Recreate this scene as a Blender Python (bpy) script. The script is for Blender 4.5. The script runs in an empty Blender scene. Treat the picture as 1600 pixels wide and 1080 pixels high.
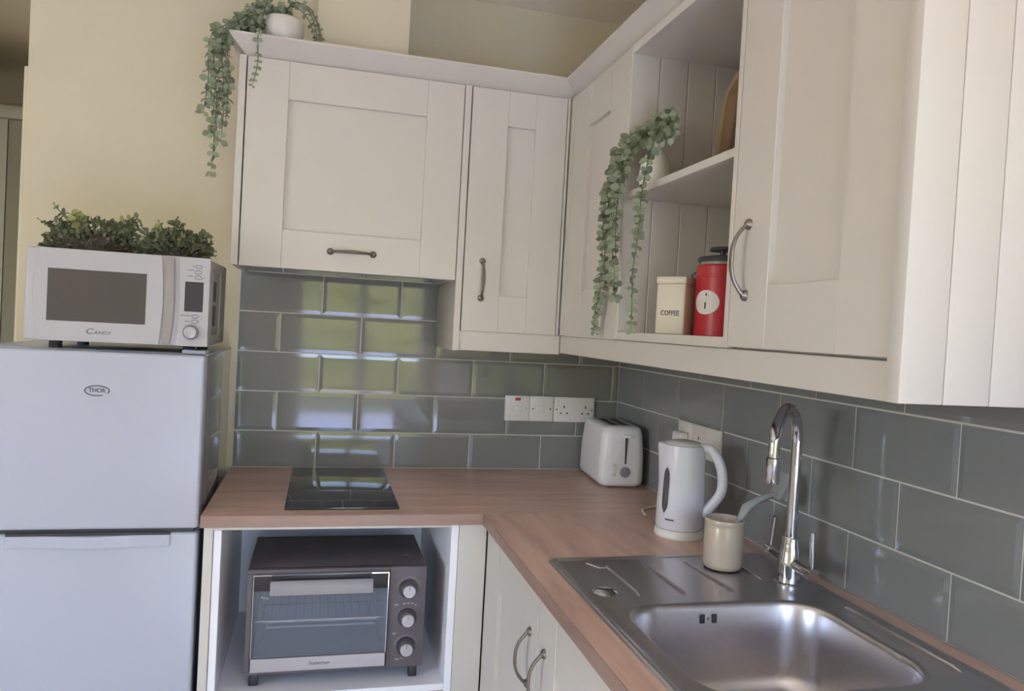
import bpy, bmesh, math, random
from mathutils import Vector, Matrix, Euler

random.seed(7)
C = bpy.context.scene.collection
SC = bpy.context.scene
W = 0.91            # worktop height; most heights below are given relative to the worktop
PI = math.pi
R = math.radians

# ------------------------------------------------------------------ camera
cam_d = bpy.data.cameras.new('camera')
cam = bpy.data.objects.new('camera', cam_d)
C.objects.link(cam)
CP = Vector((-1.0230, -2.4636, 0.48066 + W))
yaw, pit, rol, foc = 0.249419, -0.0232975, 0.0548952, 1169.72
fw = Vector((math.sin(yaw) * math.cos(pit), math.cos(yaw) * math.cos(pit), math.sin(pit)))
rt = Vector((math.cos(yaw), -math.sin(yaw), 0))
up = rt.cross(fw)
r2 = rt * math.cos(rol) + up * math.sin(rol)
u2 = r2.cross(fw)
cam.matrix_world = Matrix(((r2.x, u2.x, -fw.x, CP.x), (r2.y, u2.y, -fw.y, CP.y), (r2.z, u2.z, -fw.z, CP.z), (0, 0, 0, 1)))
cam_d.sensor_width = 36.0
cam_d.lens = foc / 1600 * 36.0
cam_d.clip_start = 0.02
SC.camera = cam

# ------------------------------------------------------------------ world, sun, daylight, exposure
world = bpy.data.worlds.new('World')
SC.world = world
world.use_nodes = True
wn = world.node_tree
wn.nodes.clear()
wo = wn.nodes.new('ShaderNodeOutputWorld')
wb = wn.nodes.new('ShaderNodeBackground')
sky = wn.nodes.new('ShaderNodeTexSky')
sky.sky_type = 'NISHITA'
sky.sun_disc = False
sky.sun_elevation = R(42)
sky.sun_rotation = R(20)
sky.air_density = 1.2
sky.dust_density = 1.5
wb.inputs['Strength'].default_value = 0.72
tint = wn.nodes.new('ShaderNodeMix')
tint.data_type = 'RGBA'
tint.blend_type = 'MULTIPLY'
tint.inputs[0].default_value = 1.0
tint.inputs[7].default_value = (1.0, 0.95, 1.14, 1.0)
wn.links.new(sky.outputs[0], tint.inputs[6])
wn.links.new(tint.outputs[2], wb.inputs[0])
wn.links.new(wb.outputs[0], wo.inputs[0])

sun_d = bpy.data.lights.new('sun', 'SUN')
sun_d.energy = 8.0
sun_d.angle = R(0.6)
sun_d.color = (1.0, 0.95, 0.87)
sun = bpy.data.objects.new('sun', sun_d)
C.objects.link(sun)
sun.rotation_euler = Euler((R(42), 0, R(-10)))       # high sun through the rear doors: a patch on the floor behind the camera

DX0, DX1, DZ1 = -1.25, -0.10, 2.10                   # glazed opening in the rear wall (behind the camera)
RY = -4.30
por_d = bpy.data.lights.new('daylight_portal', 'AREA')
por_d.shape = 'RECTANGLE'
por_d.size = DX1 - DX0
por_d.size_y = DZ1 - 0.02
por_d.cycles.is_portal = True
por = bpy.data.objects.new('daylight_portal', por_d)
C.objects.link(por)
por.location = ((DX0 + DX1) / 2, RY - 0.02, DZ1 / 2)
por.rotation_euler = Euler((R(90), 0, 0))
LY0, LY1, LZ0, LZ1 = -3.9, -2.1, 0.75, 2.12          # unseen window added in the left wall for fill light
por2_d = bpy.data.lights.new('daylight_portal', 'AREA')
por2_d.shape = 'RECTANGLE'
por2_d.size = LZ1 - LZ0
por2_d.size_y = LY1 - LY0
por2_d.cycles.is_portal = True
por2 = bpy.data.objects.new('daylight_portal', por2_d)
C.objects.link(por2)
por2.location = (-5.02, (LY0 + LY1) / 2, (LZ0 + LZ1) / 2)
por2.rotation_euler = Euler((0, R(-90), 0))

SC.view_settings.view_transform = 'Standard'
SC.view_settings.look = 'None'
SC.view_settings.gamma = 1.0
SC.view_settings.use_curve_mapping = False
SC.view_settings.exposure = 1.96
SC.cycles.max_bounces = 10
SC.cycles.diffuse_bounces = 6
SC.cycles.glossy_bounces = 5
SC.cycles.transmission_bounces = 6
SC.cycles.caustics_reflective = False
SC.cycles.caustics_refractive = False
SC.cycles.sample_clamp_indirect = 6.0


# ------------------------------------------------------------------ materials
def lin(c):
    c = c / 255.0
    return c / 12.92 if c <= 0.04045 else ((c + 0.055) / 1.055) ** 2.4


def rgb(r, g, b):
    return (lin(r), lin(g), lin(b), 1.0)


def mat(name, col, rough=0.5, metal=0.0, var=0.06, scale=8.0, bump=0.0, bscale=60.0, spec=0.5, coat=0.0, stretch=(1, 1, 1), alpha=None, trans=0.0, ior=1.45):
    m = bpy.data.materials.new(name)
    m.use_nodes = True
    nt = m.node_tree
    b = nt.nodes['Principled BSDF']
    b.inputs['Roughness'].default_value = rough
    b.inputs['Metallic'].default_value = metal
    b.inputs['Specular IOR Level'].default_value = spec
    b.inputs['Coat Weight'].default_value = coat
    b.inputs['Coat Roughness'].default_value = 0.05
    b.inputs['IOR'].default_value = ior
    b.inputs['Transmission Weight'].default_value = trans
    if alpha is not None:
        b.inputs['Alpha'].default_value = alpha
    tc = nt.nodes.new('ShaderNodeTexCoord')
    mp = nt.nodes.new('ShaderNodeMapping')
    mp.inputs['Scale'].default_value = stretch
    nt.links.new(tc.outputs['Object'], mp.inputs[0])
    nz = nt.nodes.new('ShaderNodeTexNoise')
    nz.inputs['Scale'].default_value = scale
    nz.inputs['Detail'].default_value = 4
    nt.links.new(mp.outputs[0], nz.inputs['Vector'])
    rp = nt.nodes.new('ShaderNodeValToRGB')
    c = col
    rp.color_ramp.elements[0].position = 0.25
    rp.color_ramp.elements[1].position = 0.75
    rp.color_ramp.elements[0].color = (c[0] * (1 - var), c[1] * (1 - var), c[2] * (1 - var), 1)
    rp.color_ramp.elements[1].color = (min(1, c[0] * (1 + var)), min(1, c[1] * (1 + var)), min(1, c[2] * (1 + var)), 1)
    nt.links.new(nz.outputs['Fac'], rp.inputs[0])
    nt.links.new(rp.outputs[0], b.inputs['Base Color'])
    if bump > 0:
        n2 = nt.nodes.new('ShaderNodeTexNoise')
        n2.inputs['Scale'].default_value = bscale
        n2.inputs['Detail'].default_value = 3
        nt.links.new(mp.outputs[0], n2.inputs['Vector'])
        bp = nt.nodes.new('ShaderNodeBump')
        bp.inputs['Strength'].default_value = bump
        bp.inputs['Distance'].default_value = 0.002
        nt.links.new(n2.outputs['Fac'], bp.inputs['Height'])
        nt.links.new(bp.outputs[0], b.inputs['Normal'])
    return m


def wood_mat(name, c1, c2, along='x', rough=0.42, scale=1.0):
    m = bpy.data.materials.new(name)
    m.use_nodes = True
    nt = m.node_tree
    b = nt.nodes['Principled BSDF']
    b.inputs['Roughness'].default_value = rough
    tc = nt.nodes.new('ShaderNodeTexCoord')
    mp = nt.nodes.new('ShaderNodeMapping')
    mp.inputs['Scale'].default_value = (1.2, 9, 9) if along == 'x' else ((9, 1.2, 9) if along == 'y' else (9, 9, 1.2))
    nt.links.new(tc.outputs['Object'], mp.inputs[0])
    n1 = nt.nodes.new('ShaderNodeTexNoise')
    n1.inputs['Scale'].default_value = 2.2 * scale
    n1.inputs['Detail'].default_value = 6
    n1.inputs['Distortion'].default_value = 0.8
    nt.links.new(mp.outputs[0], n1.inputs['Vector'])
    n2 = nt.nodes.new('ShaderNodeTexNoise')
    n2.inputs['Scale'].default_value = 12.0 * scale
    n2.inputs['Detail'].default_value = 3
    nt.links.new(mp.outputs[0], n2.inputs['Vector'])
    mx = nt.nodes.new('ShaderNodeMath')
    mx.operation = 'MULTIPLY_ADD'
    mx.inputs[1].default_value = 0.35
    nt.links.new(n2.outputs['Fac'], mx.inputs[0])
    nt.links.new(n1.outputs['Fac'], mx.inputs[2])
    rp = nt.nodes.new('ShaderNodeValToRGB')
    rp.color_ramp.elements[0].position = 0.48
    rp.color_ramp.elements[1].position = 0.88
    rp.color_ramp.elements[0].color = c1
    rp.color_ramp.elements[1].color = c2
    nt.links.new(mx.outputs[0], rp.inputs[0])
    nt.links.new(rp.outputs[0], b.inputs['Base Color'])
    return m


M = {}
M['wall'] = mat('cream_paint', rgb(212, 203, 177), 0.75, var=0.02, bump=0.05, bscale=180)
M['ceil'] = mat('ceiling_paint', rgb(250, 240, 222), 0.8, var=0.02)
M['floor'] = wood_mat('floor_boards', rgb(204, 194, 180), rgb(228, 220, 208), 'y', 0.4)
M['cab'] = mat('cabinet_foil', rgb(205, 200, 191), 0.38, var=0.012, bump=0.02, bscale=90)
M['cabin'] = mat('cabinet_board', rgb(214, 208, 202), 0.5, var=0.012)
M['niche'] = mat('niche_board', rgb(238, 239, 244), 0.4, var=0.015)
M['tile'] = mat('glazed_tile', rgb(136, 138, 137), 0.06, var=0.04, scale=5, spec=0.55, coat=0.0)
M['grout'] = mat('grout', rgb(214, 213, 204), 0.85, var=0.05, scale=40, bump=0.2, bscale=400)
M['oak_x'] = wood_mat('oak_worktop_x', rgb(190, 156, 140), rgb(222, 188, 168), 'x', 0.33)
M['oak_y'] = wood_mat('oak_worktop_y', rgb(190, 156, 140), rgb(222, 188, 168), 'y', 0.33)
M['oak_dim'] = wood_mat('oak_dimmed_x', rgb(142, 116, 104), rgb(160, 132, 118), 'x', 0.4)  # oak darkened so the window-facing edges look less brightly lit
M['oak_dim_y'] = wood_mat('oak_dimmed_y', rgb(142, 116, 104), rgb(160, 132, 118), 'y', 0.4)  # same darkened oak for the right run
M['fridge'] = mat('fridge_enamel', rgb(178, 182, 195), 0.28, var=0.008, spec=0.4)
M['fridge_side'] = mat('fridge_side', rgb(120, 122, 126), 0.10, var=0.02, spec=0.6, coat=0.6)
M['seam'] = mat('dark_seam', rgb(62, 62, 66), 0.6)
M['mw'] = mat('microwave_white', rgb(178, 176, 179), 0.32, var=0.008)
M['mw_silver'] = mat('microwave_silver', rgb(150, 145, 142), 0.42, metal=0.0, var=0.02)
M['mw_glass'] = mat('microwave_glass', rgb(84, 80, 78), 0.22, var=0.03, spec=0.4)
M['display'] = mat('display_glass', rgb(66, 62, 66), 0.4, spec=0.3)
M['ink'] = mat('grey_ink', rgb(90, 90, 98), 0.6)
M['chrome'] = mat('chrome', rgb(206, 208, 212), 0.07, metal=1.0, var=0.01)
M['steel'] = mat('brushed_steel', rgb(212, 209, 212), 0.32, metal=1.0, var=0.05, scale=20, stretch=(2, 30, 2), bump=0.02, bscale=300)
M['steel_bar'] = mat('satin_steel', rgb(172, 170, 174), 0.42, metal=0.7, var=0.04, scale=12, stretch=(1, 1, 20))
M['handle_steel'] = mat('dull_steel', rgb(140, 136, 138), 0.5, metal=0.4, var=0.04)
M['pewter'] = mat('pewter_handle', rgb(132, 124, 116), 0.36, metal=0.85, var=0.10, scale=40)
M['black'] = mat('oven_black_hazed', rgb(100, 94, 99), 0.5, var=0.05, spec=0.4)  # black lifted to grey, putting lens haze into the colour
M['black2'] = mat('oven_black_plastic', rgb(52, 50, 54), 0.35, var=0.04)
M['oven_in'] = mat('oven_cavity', rgb(112, 116, 124), 0.35, metal=0.5, var=0.06)
M['glass'] = mat('oven_door_glass', rgb(150, 160, 176), 0.03, var=0.0, alpha=0.22, spec=0.7)
M['hob'] = mat('hob_glass', rgb(40, 42, 48), 0.05, var=0.02, spec=0.6, coat=0.5)
M['hobline'] = mat('hob_marking', rgb(120, 126, 136), 0.3)
M['plastic'] = mat('white_plastic', rgb(240, 239, 240), 0.28, var=0.01)
M['kettle'] = mat('kettle_plastic', rgb(220, 220, 227), 0.25, var=0.01)
M['plastic2'] = mat('offwhite_plastic', rgb(226, 221, 214), 0.35, var=0.015)
M['greyplastic'] = mat('grey_plastic', rgb(150, 148, 150), 0.4)
M['gauge'] = mat('water_gauge', rgb(128, 126, 128), 0.2)
M['slot'] = mat('dark_slot', rgb(70, 66, 70), 0.6)
M['red'] = mat('red_neon', rgb(196, 60, 70), 0.3)
M['stone'] = mat('cream_stoneware', rgb(196, 182, 164), 0.22, var=0.03, scale=14, coat=0.3)
M['stone_in'] = mat('stoneware_inside', rgb(196, 178, 160), 0.4)
M['brush'] = mat('brush_plastic', rgb(170, 172, 172), 0.25, var=0.03, alpha=0.75)
M['bristle'] = mat('brush_bristle', rgb(170, 174, 176), 0.6, var=0.1, scale=200)
M['leaf'] = mat('eucalyptus_leaf', rgb(138, 148, 122), 0.6, var=0.22, scale=22)
M['leaf2'] = mat('bush_leaf', rgb(104, 110, 84), 0.6, var=0.28, scale=22)
M['leaf3'] = mat('bush_leaf_yellow', rgb(146, 148, 92), 0.6, var=0.2, scale=22)
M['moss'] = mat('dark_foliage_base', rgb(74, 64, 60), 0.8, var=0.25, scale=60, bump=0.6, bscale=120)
M['stem'] = mat('plant_stem', rgb(104, 110, 86), 0.7)
M['pot'] = mat('white_ceramic', rgb(224, 220, 210), 0.3, var=0.015)
M['tin'] = mat('cream_tin', rgb(214, 206, 186), 0.35, var=0.02)
M['redtin'] = mat('red_tin', rgb(186, 48, 56), 0.35, var=0.08, scale=30)
M['label'] = mat('white_label', rgb(226, 222, 218), 0.5)
M['darklid'] = mat('dark_lid', rgb(70, 72, 72), 0.35, var=0.05)
M['clear'] = mat('pale_seal', rgb(170, 168, 158), 0.3)
M['traywood'] = wood_mat('tray_wood', rgb(190, 162, 128), rgb(216, 190, 156), 'z', 0.5)
M['trayweave'] = mat('tray_weave', rgb(132, 112, 96), 0.6, var=0.2, scale=90)
M['lawn'] = mat('lawn', rgb(150, 148, 116), 0.9, var=0.25, scale=3)
M['hedge'] = mat('hedge_leaves', rgb(158, 164, 88), 0.8, var=0.35, scale=6)
M['patio'] = mat('patio_slabs', rgb(180, 192, 222), 0.8, var=0.1, scale=3)
M['upvc'] = mat('white_upvc', rgb(232, 232, 230), 0.35, var=0.01)
M['farwall'] = mat('dimmed_room_paint', rgb(138, 126, 106), 0.8, var=0.02)  # dimness of the next room put into this darker tone
M['wardrobe'] = mat('wardrobe_white_dimmed', rgb(138, 135, 122), 0.5, var=0.015)  # white doors greyed to stand in for the dim room


# ------------------------------------------------------------------ mesh helpers
class MB:
    def __init__(self):
        self.bm = bmesh.new()

    def _merge(self, t):
        me = bpy.data.meshes.new('tmp')
        t.to_mesh(me)
        t.free()
        self.bm.from_mesh(me)
        bpy.data.meshes.remove(me)

    def box(self, x0, x1, y0, y1, z0, z1, bev=0.0, seg=2, mtx=None):
        t = bmesh.new()
        bmesh.ops.create_cube(t, size=1.0)
        for v in t.verts:
            v.co = Vector(((x0 + x1) / 2 + v.co.x * (x1 - x0), (y0 + y1) / 2 + v.co.y * (y1 - y0), (z0 + z1) / 2 + v.co.z * (z1 - z0)))
        if bev > 0:
            bmesh.ops.bevel(t, geom=t.edges[:], offset=bev, segments=seg, profile=0.5, affect='EDGES')
        if mtx:
            t.transform(mtx)
        self._merge(t)
        return self

    def cyl(self, p0, p1, r0, r1=None, seg=20, cap=True):
        r1 = r0 if r1 is None else r1
        return self.tube([p0, p1], [r0, r1], seg, cap)

    def tube(self, pts, radii, seg=12, cap=True, closed=False):
        pts = [Vector(p) for p in pts]
        if not hasattr(radii, '__len__'):
            radii = [radii] * len(pts)
        t = bmesh.new()
        rings = []
        n = len(pts)
        prev = None
        for i, p in enumerate(pts):
            if closed:
                d = pts[(i + 1) % n] - pts[i - 1]
            else:
                d = pts[min(i + 1, n - 1)] - pts[max(i - 1, 0)]
            d.normalize()
            if prev is None:
                a = Vector((0, 0, 1)) if abs(d.z) < 0.9 else Vector((1, 0, 0))
                u = d.cross(a).normalized()
            else:
                u = (prev - d * prev.dot(d)).normalized()
            prev = u
            v = d.cross(u)
            rings.append([t.verts.new(p + (u * math.cos(2 * PI * k / seg) + v * math.sin(2 * PI * k / seg)) * radii[i]) for k in range(seg)])
        m = n if closed else n - 1
        for i in range(m):
            a, b = rings[i], rings[(i + 1) % n]
            for k in range(seg):
                t.faces.new((a[k], a[(k + 1) % seg], b[(k + 1) % seg], b[k]))
        if cap and not closed:
            t.faces.new(rings[0])
            t.faces.new(rings[-1])
        bmesh.ops.recalc_face_normals(t, faces=t.faces[:])
        self._merge(t)
        return self

    def lathe(self, prof, seg=32, c=(0, 0, 0), sx=1.0, sy=1.0):
        t = bmesh.new()
        rings = []
        for r, z in prof:
            if r < 1e-6:
                rings.append([t.verts.new((c[0], c[1], c[2] + z))])
            else:
                rings.append([t.verts.new((c[0] + r * sx * math.cos(2 * PI * k / seg), c[1] + r * sy * math.sin(2 * PI * k / seg), c[2] + z)) for k in range(seg)])
        for a, b in zip(rings, rings[1:]):
            for k in range(seg):
                k2 = (k + 1) % seg
                if len(a) == 1 and len(b) == 1:
                    continue
                if len(a) == 1:
                    t.faces.new((a[0], b[k], b[k2]))
                elif len(b) == 1:
                    t.faces.new((a[k], a[k2], b[0]))
                else:
                    t.faces.new((a[k], a[k2], b[k2], b[k]))
        bmesh.ops.recalc_face_normals(t, faces=t.faces[:])
        self._merge(t)
        return self

    def prism(self, poly, axis, d0, d1, bev=0.0, seg=2):
        """poly: 2D points in the two axes other than `axis` (in x,y,z order)."""
        t = bmesh.new()

        def P(p, d):
            return {'x': (d, p[0], p[1]), 'y': (p[0], d, p[1]), 'z': (p[0], p[1], d)}[axis]
        a = [t.verts.new(P(p, d0)) for p in poly]
        b = [t.verts.new(P(p, d1)) for p in poly]
        n = len(poly)
        t.faces.new(a)
        t.faces.new(b)
        for i in range(n):
            t.faces.new((a[i], a[(i + 1) % n], b[(i + 1) % n], b[i]))
        bmesh.ops.recalc_face_normals(t, faces=t.faces[:])
        if bev > 0:
            bmesh.ops.bevel(t, geom=t.edges[:], offset=bev, segments=seg, profile=0.5, affect='EDGES')
        self._merge(t)
        return self

    def loops(self, loops, cap0=False, cap1=False):
        t = bmesh.new()
        rs = [[t.verts.new(p) for p in L] for L in loops]
        n = len(rs[0])
        for a, b in zip(rs, rs[1:]):
            for k in range(n):
                t.faces.new((a[k], a[(k + 1) % n], b[(k + 1) % n], b[k]))
        if cap0:
            t.faces.new(rs[0])
        if cap1:
            t.faces.new(rs[-1])
        bmesh.ops.recalc_face_normals(t, faces=t.faces[:])
        self._merge(t)
        return self

    def mesh(self, name, angle=35.0):
        bm = self.bm
        lim = R(angle)
        for f in bm.faces:
            f.smooth = True
        for e in bm.edges:
            if len(e.link_faces) == 2:
                e.smooth = e.calc_face_angle(0) < lim
        me = bpy.data.meshes.new(name)
        bm.to_mesh(me)
        bm.free()
        return me

    def build(self, name, m, parent=None, angle=35.0):
        me = self.mesh(name, angle)
        me.materials.append(M[m] if isinstance(m, str) else m)
        o = bpy.data.objects.new(name, me)
        C.objects.link(o)
        if parent is not None:
            o.parent = parent
        return o


def link_mesh(name, me, parent=None):
    o = bpy.data.objects.new(name, me)
    C.objects.link(o)
    if parent is not None:
        o.parent = parent
    return o


def tag(o, label, cat, group=None):
    o['label'] = label
    o['category'] = cat
    if group:
        o['group'] = group
    return o


def thing(name, label, cat, loc=(0, 0, 0), rz=0.0, group=None):
    o = bpy.data.objects.new(name, None)
    o.empty_display_size = 0.05
    C.objects.link(o)
    o.location = loc
    o.rotation_euler = (0, 0, rz)
    return tag(o, label, cat, group)


def struct(o):
    o['kind'] = 'structure'
    return o


def box(name, m, b, parent=None, bev=0.0, seg=2):
    return MB().box(*b, bev=bev, seg=seg).build(name, m, parent)


def text(name, s, size, m, parent, loc, rot=(PI / 2, 0, 0), extrude=0.0004, shear=0.0, bold=0.0, sx=1.0):
    cu = bpy.data.curves.new('txt', 'FONT')
    cu.body = s
    cu.size = size
    cu.extrude = extrude
    cu.shear = shear
    cu.offset = bold
    cu.align_x = 'CENTER'
    cu.align_y = 'CENTER'
    cu.resolution_u = 3
    t = bpy.data.objects.new('txt', cu)
    C.objects.link(t)
    dg = bpy.context.evaluated_depsgraph_get()
    me = bpy.data.meshes.new_from_object(t.evaluated_get(dg))
    bpy.data.objects.remove(t)
    me.materials.clear()
    me.materials.append(M[m])
    o = link_mesh(name, me, parent)
    o.location = loc
    o.rotation_euler = rot
    o.scale = (sx, 1, 1)
    return o


def rrect(x0, x1, y0, y1, r, z, n=6):
    """rounded rectangle loop, 4*(n+1) points, counter-clockwise"""
    out = []
    for cx, cy, a0 in ((x1 - r, y1 - r, 0), (x0 + r, y1 - r, 90), (x0 + r, y0 + r, 180), (x1 - r, y0 + r, 270)):
        for k in range(n + 1):
            a = R(a0 + 90 * k / n)
            out.append((cx + r * math.cos(a), cy + r * math.sin(a), z))
    return out


# ------------------------------------------------------------------ the room
CEIL = 1.555 + W
wall_back = struct(box('wall_back', 'wall', (-1.882, 0.12, 0.008, 0.12, 0, CEIL)))
struct(box('light_block_wall', 'wall', (-5.0, -2.34, 0.008, 0.12, 0, CEIL)))  # unseen partition, added to keep daylight out of the next room
wall_right = struct(box('wall_right', 'wall', (0.008, 0.12, -4.30, 0.008, 0, CEIL)))
struct(box('floor', 'floor', (-5.0, 0.12, -4.30, 2.2, -0.06, 0)))
struct(box('ceiling', 'ceil', (-5.0, 0.12, -4.42, 0.06, CEIL, CEIL + 0.08)))
struct(box('ceiling_next_room', 'farwall', (-5.0, 0.12, 0.06, 2.3, CEIL, CEIL + 0.08)))  # continues the ceiling, shaded by its darker colour
wl = struct(box('wall_left', 'wall', (-5.1, -5.0, LY1, 2.3, 0, CEIL)))
MB().box(-5.1, -5.0, -4.42, LY0, 0, CEIL).build('wall_pier', 'wall', wl)
MB().box(-5.1, -5.0, LY0, LY1, LZ1, CEIL).build('lintel', 'wall', wl)
MB().box(-5.1, -5.0, LY0, LY1, 0, LZ0).build('wall_apron', 'wall', wl)
wi = struct(box('added_fill_window', 'upvc', (-5.08, -5.03, LY0, LY1, LZ0, LZ0 + 0.05), bev=0.004))  # frame of the added window that lets in fill daylight
for y in (LY0, (LY0 + LY1) / 2 - 0.03, LY1 - 0.05):
    MB().box(-5.08, -5.03, y, y + 0.055, LZ0 + 0.05, LZ1, bev=0.004).build('fill_window_frame', 'upvc', wi)
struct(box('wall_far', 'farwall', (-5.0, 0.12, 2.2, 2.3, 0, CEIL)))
wr = struct(box('wall_rear', 'wall', (-5.0, DX0, RY - 0.12, RY, 0, CEIL)))
MB().box(DX1, 0.12, RY - 0.12, RY, 0, CEIL).build('wall_pier', 'wall', wr)
MB().box(DX0, DX1, RY - 0.12, RY, DZ1, CEIL).build('lintel', 'wall', wr)
# glazed doors standing in the rear opening
dr = struct(box('door_1', 'upvc', (DX0, DX0 + 0.06, RY - 0.09, RY - 0.03, 0, DZ1), bev=0.004))
for x in (DX0 + (DX1 - DX0) / 2 - 0.04, DX1 - 0.06):
    MB().box(x, x + (0.08 if x < DX1 - 0.1 else 0.06), RY - 0.09, RY - 0.03, 0, DZ1, bev=0.004).build('door_frame', 'upvc', dr)
MB().box(DX0 + 0.06, DX1 - 0.06, RY - 0.09, RY - 0.03, DZ1 - 0.06, DZ1, bev=0.004).build('head_frame', 'upvc', dr)
# outside the doors
struct(box('patio', 'patio', (-12, 8, -9.0, RY - 0.12, -0.16, -0.06)))
struct(box('lawn', 'lawn', (-40, 30, -40, 30, -0.3, -0.18)))
hb = MB()
t = bmesh.new()
bmesh.ops.create_cube(t, size=1.0)
bmesh.ops.subdivide_edges(t, edges=t.edges[:], cuts=22, use_grid_fill=True)
for v in t.verts:
    v.co = Vector((v.co.x * 16 - 1, v.co.y * 1.4 - 13.5, (v.co.z + 0.5) * 2.9 - 0.18)) + Vector((random.uniform(-.12, .12), random.uniform(-.15, .15), random.uniform(-.1, .1)))
hb._merge(t)
tag(hb.build('hedge', 'hedge', None, 20), 'sunlit green hedge in the garden, seen only as reflections in the tiles', 'hedge')

# door casing and wardrobe seen past the left end of the back wall
struct(box('trim_1', 'wall', (-1.897, -1.882, 0.02, 0.12, 0, 1.165 + W), bev=0.004))
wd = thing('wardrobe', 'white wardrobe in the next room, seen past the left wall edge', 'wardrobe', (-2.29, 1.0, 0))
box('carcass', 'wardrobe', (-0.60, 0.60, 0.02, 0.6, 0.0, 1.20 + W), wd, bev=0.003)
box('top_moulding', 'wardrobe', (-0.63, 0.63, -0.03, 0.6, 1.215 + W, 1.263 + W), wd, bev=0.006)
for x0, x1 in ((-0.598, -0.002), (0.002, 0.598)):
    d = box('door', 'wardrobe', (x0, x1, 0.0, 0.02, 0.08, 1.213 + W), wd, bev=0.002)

# boxed-in duct rising from the hob unit to the ceiling
struct(box('wall_boxing', 'wall', (-1.075, -0.818, -0.25, 0.008, 1.17 + W, CEIL)))

# ------------------------------------------------------------------ wall tiles
G = 0.0038
ZR = [0.0] + [-0.0079 + 0.12428 * k for k in range(1, 7)]
tile_cache = {}


def tile_mesh(w, h):
    k = (round(w, 3), round(h, 3))
    if k not in tile_cache:
        t = bmesh.new()
        i = min(0.0105, w * 0.3, h * 0.3)

        def ring(ins, y):
            return [t.verts.new((x, y, z)) for x, z in ((ins, ins), (w - ins, ins), (w - ins, h - ins), (ins, h - ins))]
        a, b, c = ring(0, 0.008), ring(0, 0.00095), ring(i, 0.0)
        for p, q in ((a, b), (b, c)):
            for n in range(4):
                t.faces.new((p[n], p[(n + 1) % 4], q[(n + 1) % 4], q[n]))
        t.faces.new(c)
        bmesh.ops.recalc_face_normals(t, faces=t.faces[:])
        me = bpy.data.meshes.new('tile')
        t.to_mesh(me)
        t.free()
        me.materials.append(M['tile'])
        tile_cache[k] = me
    return tile_cache[k]


def lay(parent, u0, u1, phase, right=False, rows=(1, 2, 3, 4), ztop=None, pitch=0.25):
    """rows of tiles between wall coordinates u0 < u1 (distance from the corner)"""
    for r in rows:
        z0 = ZR[r - 1] + (G / 2 if r > 1 else 0.002)
        z1 = ZR[r] - G / 2
        if ztop is not None:
            z1 = min(z1, ztop)
        ph = phase + (0 if r % 2 else pitch / 2)
        js = [u0] + [ph + pitch * k for k in range(-2, 14) if u0 + 0.01 < ph + pitch * k < u1 - 0.01] + [u1]
        for a, b in zip(js, js[1:]):
            w = b - a - G
            if w < 0.006:
                continue
            o = link_mesh('tile', tile_mesh(w, z1 - z0), parent)
            jit = random.uniform(-0.0022, 0.0022)
            if right:
                o.location = (0, -(a + G / 2), z0 + W)
                o.rotation_euler = (jit, 0, -PI / 2)
            else:
                o.location = (-(b - G / 2), 0, z0 + W)
                o.rotation_euler = (jit, 0, 0)


box('grout', 'grout', (-1.276, 0.004, 0.0022, 0.009, W, ZR[6] + W - 0.01), wall_back)
box('grout', 'grout', (0.0022, 0.009, -2.30, 0.0, W, ZR[4] + W - 0.01), wall_right)
lay(wall_back, 0.0, 1.2755, 0.0251, rows=(1, 2, 3, 4))
lay(wall_back, 0.655, 1.2755, 0.0251, rows=(5, 6))
lay(wall_right, 0.0, 2.30, 0.208, right=True, rows=(1, 2, 3, 4))

# ------------------------------------------------------------------ worktop
wt = thing('worktop', 'oak-effect L-shaped worktop running along both tiled walls', 'worktop', (0, 0, W))
MB().box(-1.278, -0.0, -0.5985, 0.0, -0.028, 0.0).build('worktop_panel', 'oak_x', wt)
MB().box(-1.278, -0.5988, -0.6000, -0.5987, -0.028, 0.0, bev=0.0004, seg=1).build('dimmed_edge', 'oak_dim', wt)  # added strip; its darker oak tones down light on the worktop front
MB().box(-0.6000, -0.5987, -2.35, -0.6002, -0.028, 0.0, bev=0.0004, seg=1).build('dimmed_edge', 'oak_dim_y', wt)
b = MB()
for x0, x1, y0, y1 in ((-0.5985, -0.512, -2.35, -0.5987), (-0.105, 0.0, -2.35, -0.5987), (-0.512, -0.105, -1.235, -0.5987), (-0.512, -0.105, -2.35, -1.60)):
    b.box(x0, x1, y0, y1, -0.028, 0.0)
bmesh.ops.remove_doubles(b.bm, verts=b.bm.verts[:], dist=0.0001)
b.build('worktop_panel', 'oak_y', wt)


# ------------------------------------------------------------------ cabinet parts
def handle(parent, c, length=0.116, vertical=True, mat_='pewter'):
    """bow handle; c = centre on the door face (local x, y, z), stands out towards -y"""
    h = length / 2
    b = MB()
    n = 14
    for s in (-1, 1):                                  # two strands with a slender twist in the middle
        pts, rad = [], []
        for i in range(n + 1):
            u = -1 + 2 * i / n
            out = 0.026 * (1 - abs(u) ** 2.6) + 0.004
            side = s * 0.0026 * math.cos(u * PI / 2) ** 2
            q = (side, -out, u * h) if vertical else (u * h, -out, side)
            pts.append(Vector(c) + Vector(q))
            rad.append(0.0028 + 0.0012 * abs(u) ** 3)
        b.tube(pts, rad, 8)
    for u in (-1, 1):
        q = Vector(c) + (Vector((0, 0, u * h)) if vertical else Vector((u * h, 0, 0)))
        b.tube([q + Vector((0, 0.0, 0)), q + Vector((0, -0.004, 0)), q + Vector((0, -0.008, 0))], [0.0098, 0.0088, 0.004], 14)
    return b.build('handle', mat_, parent)


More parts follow.
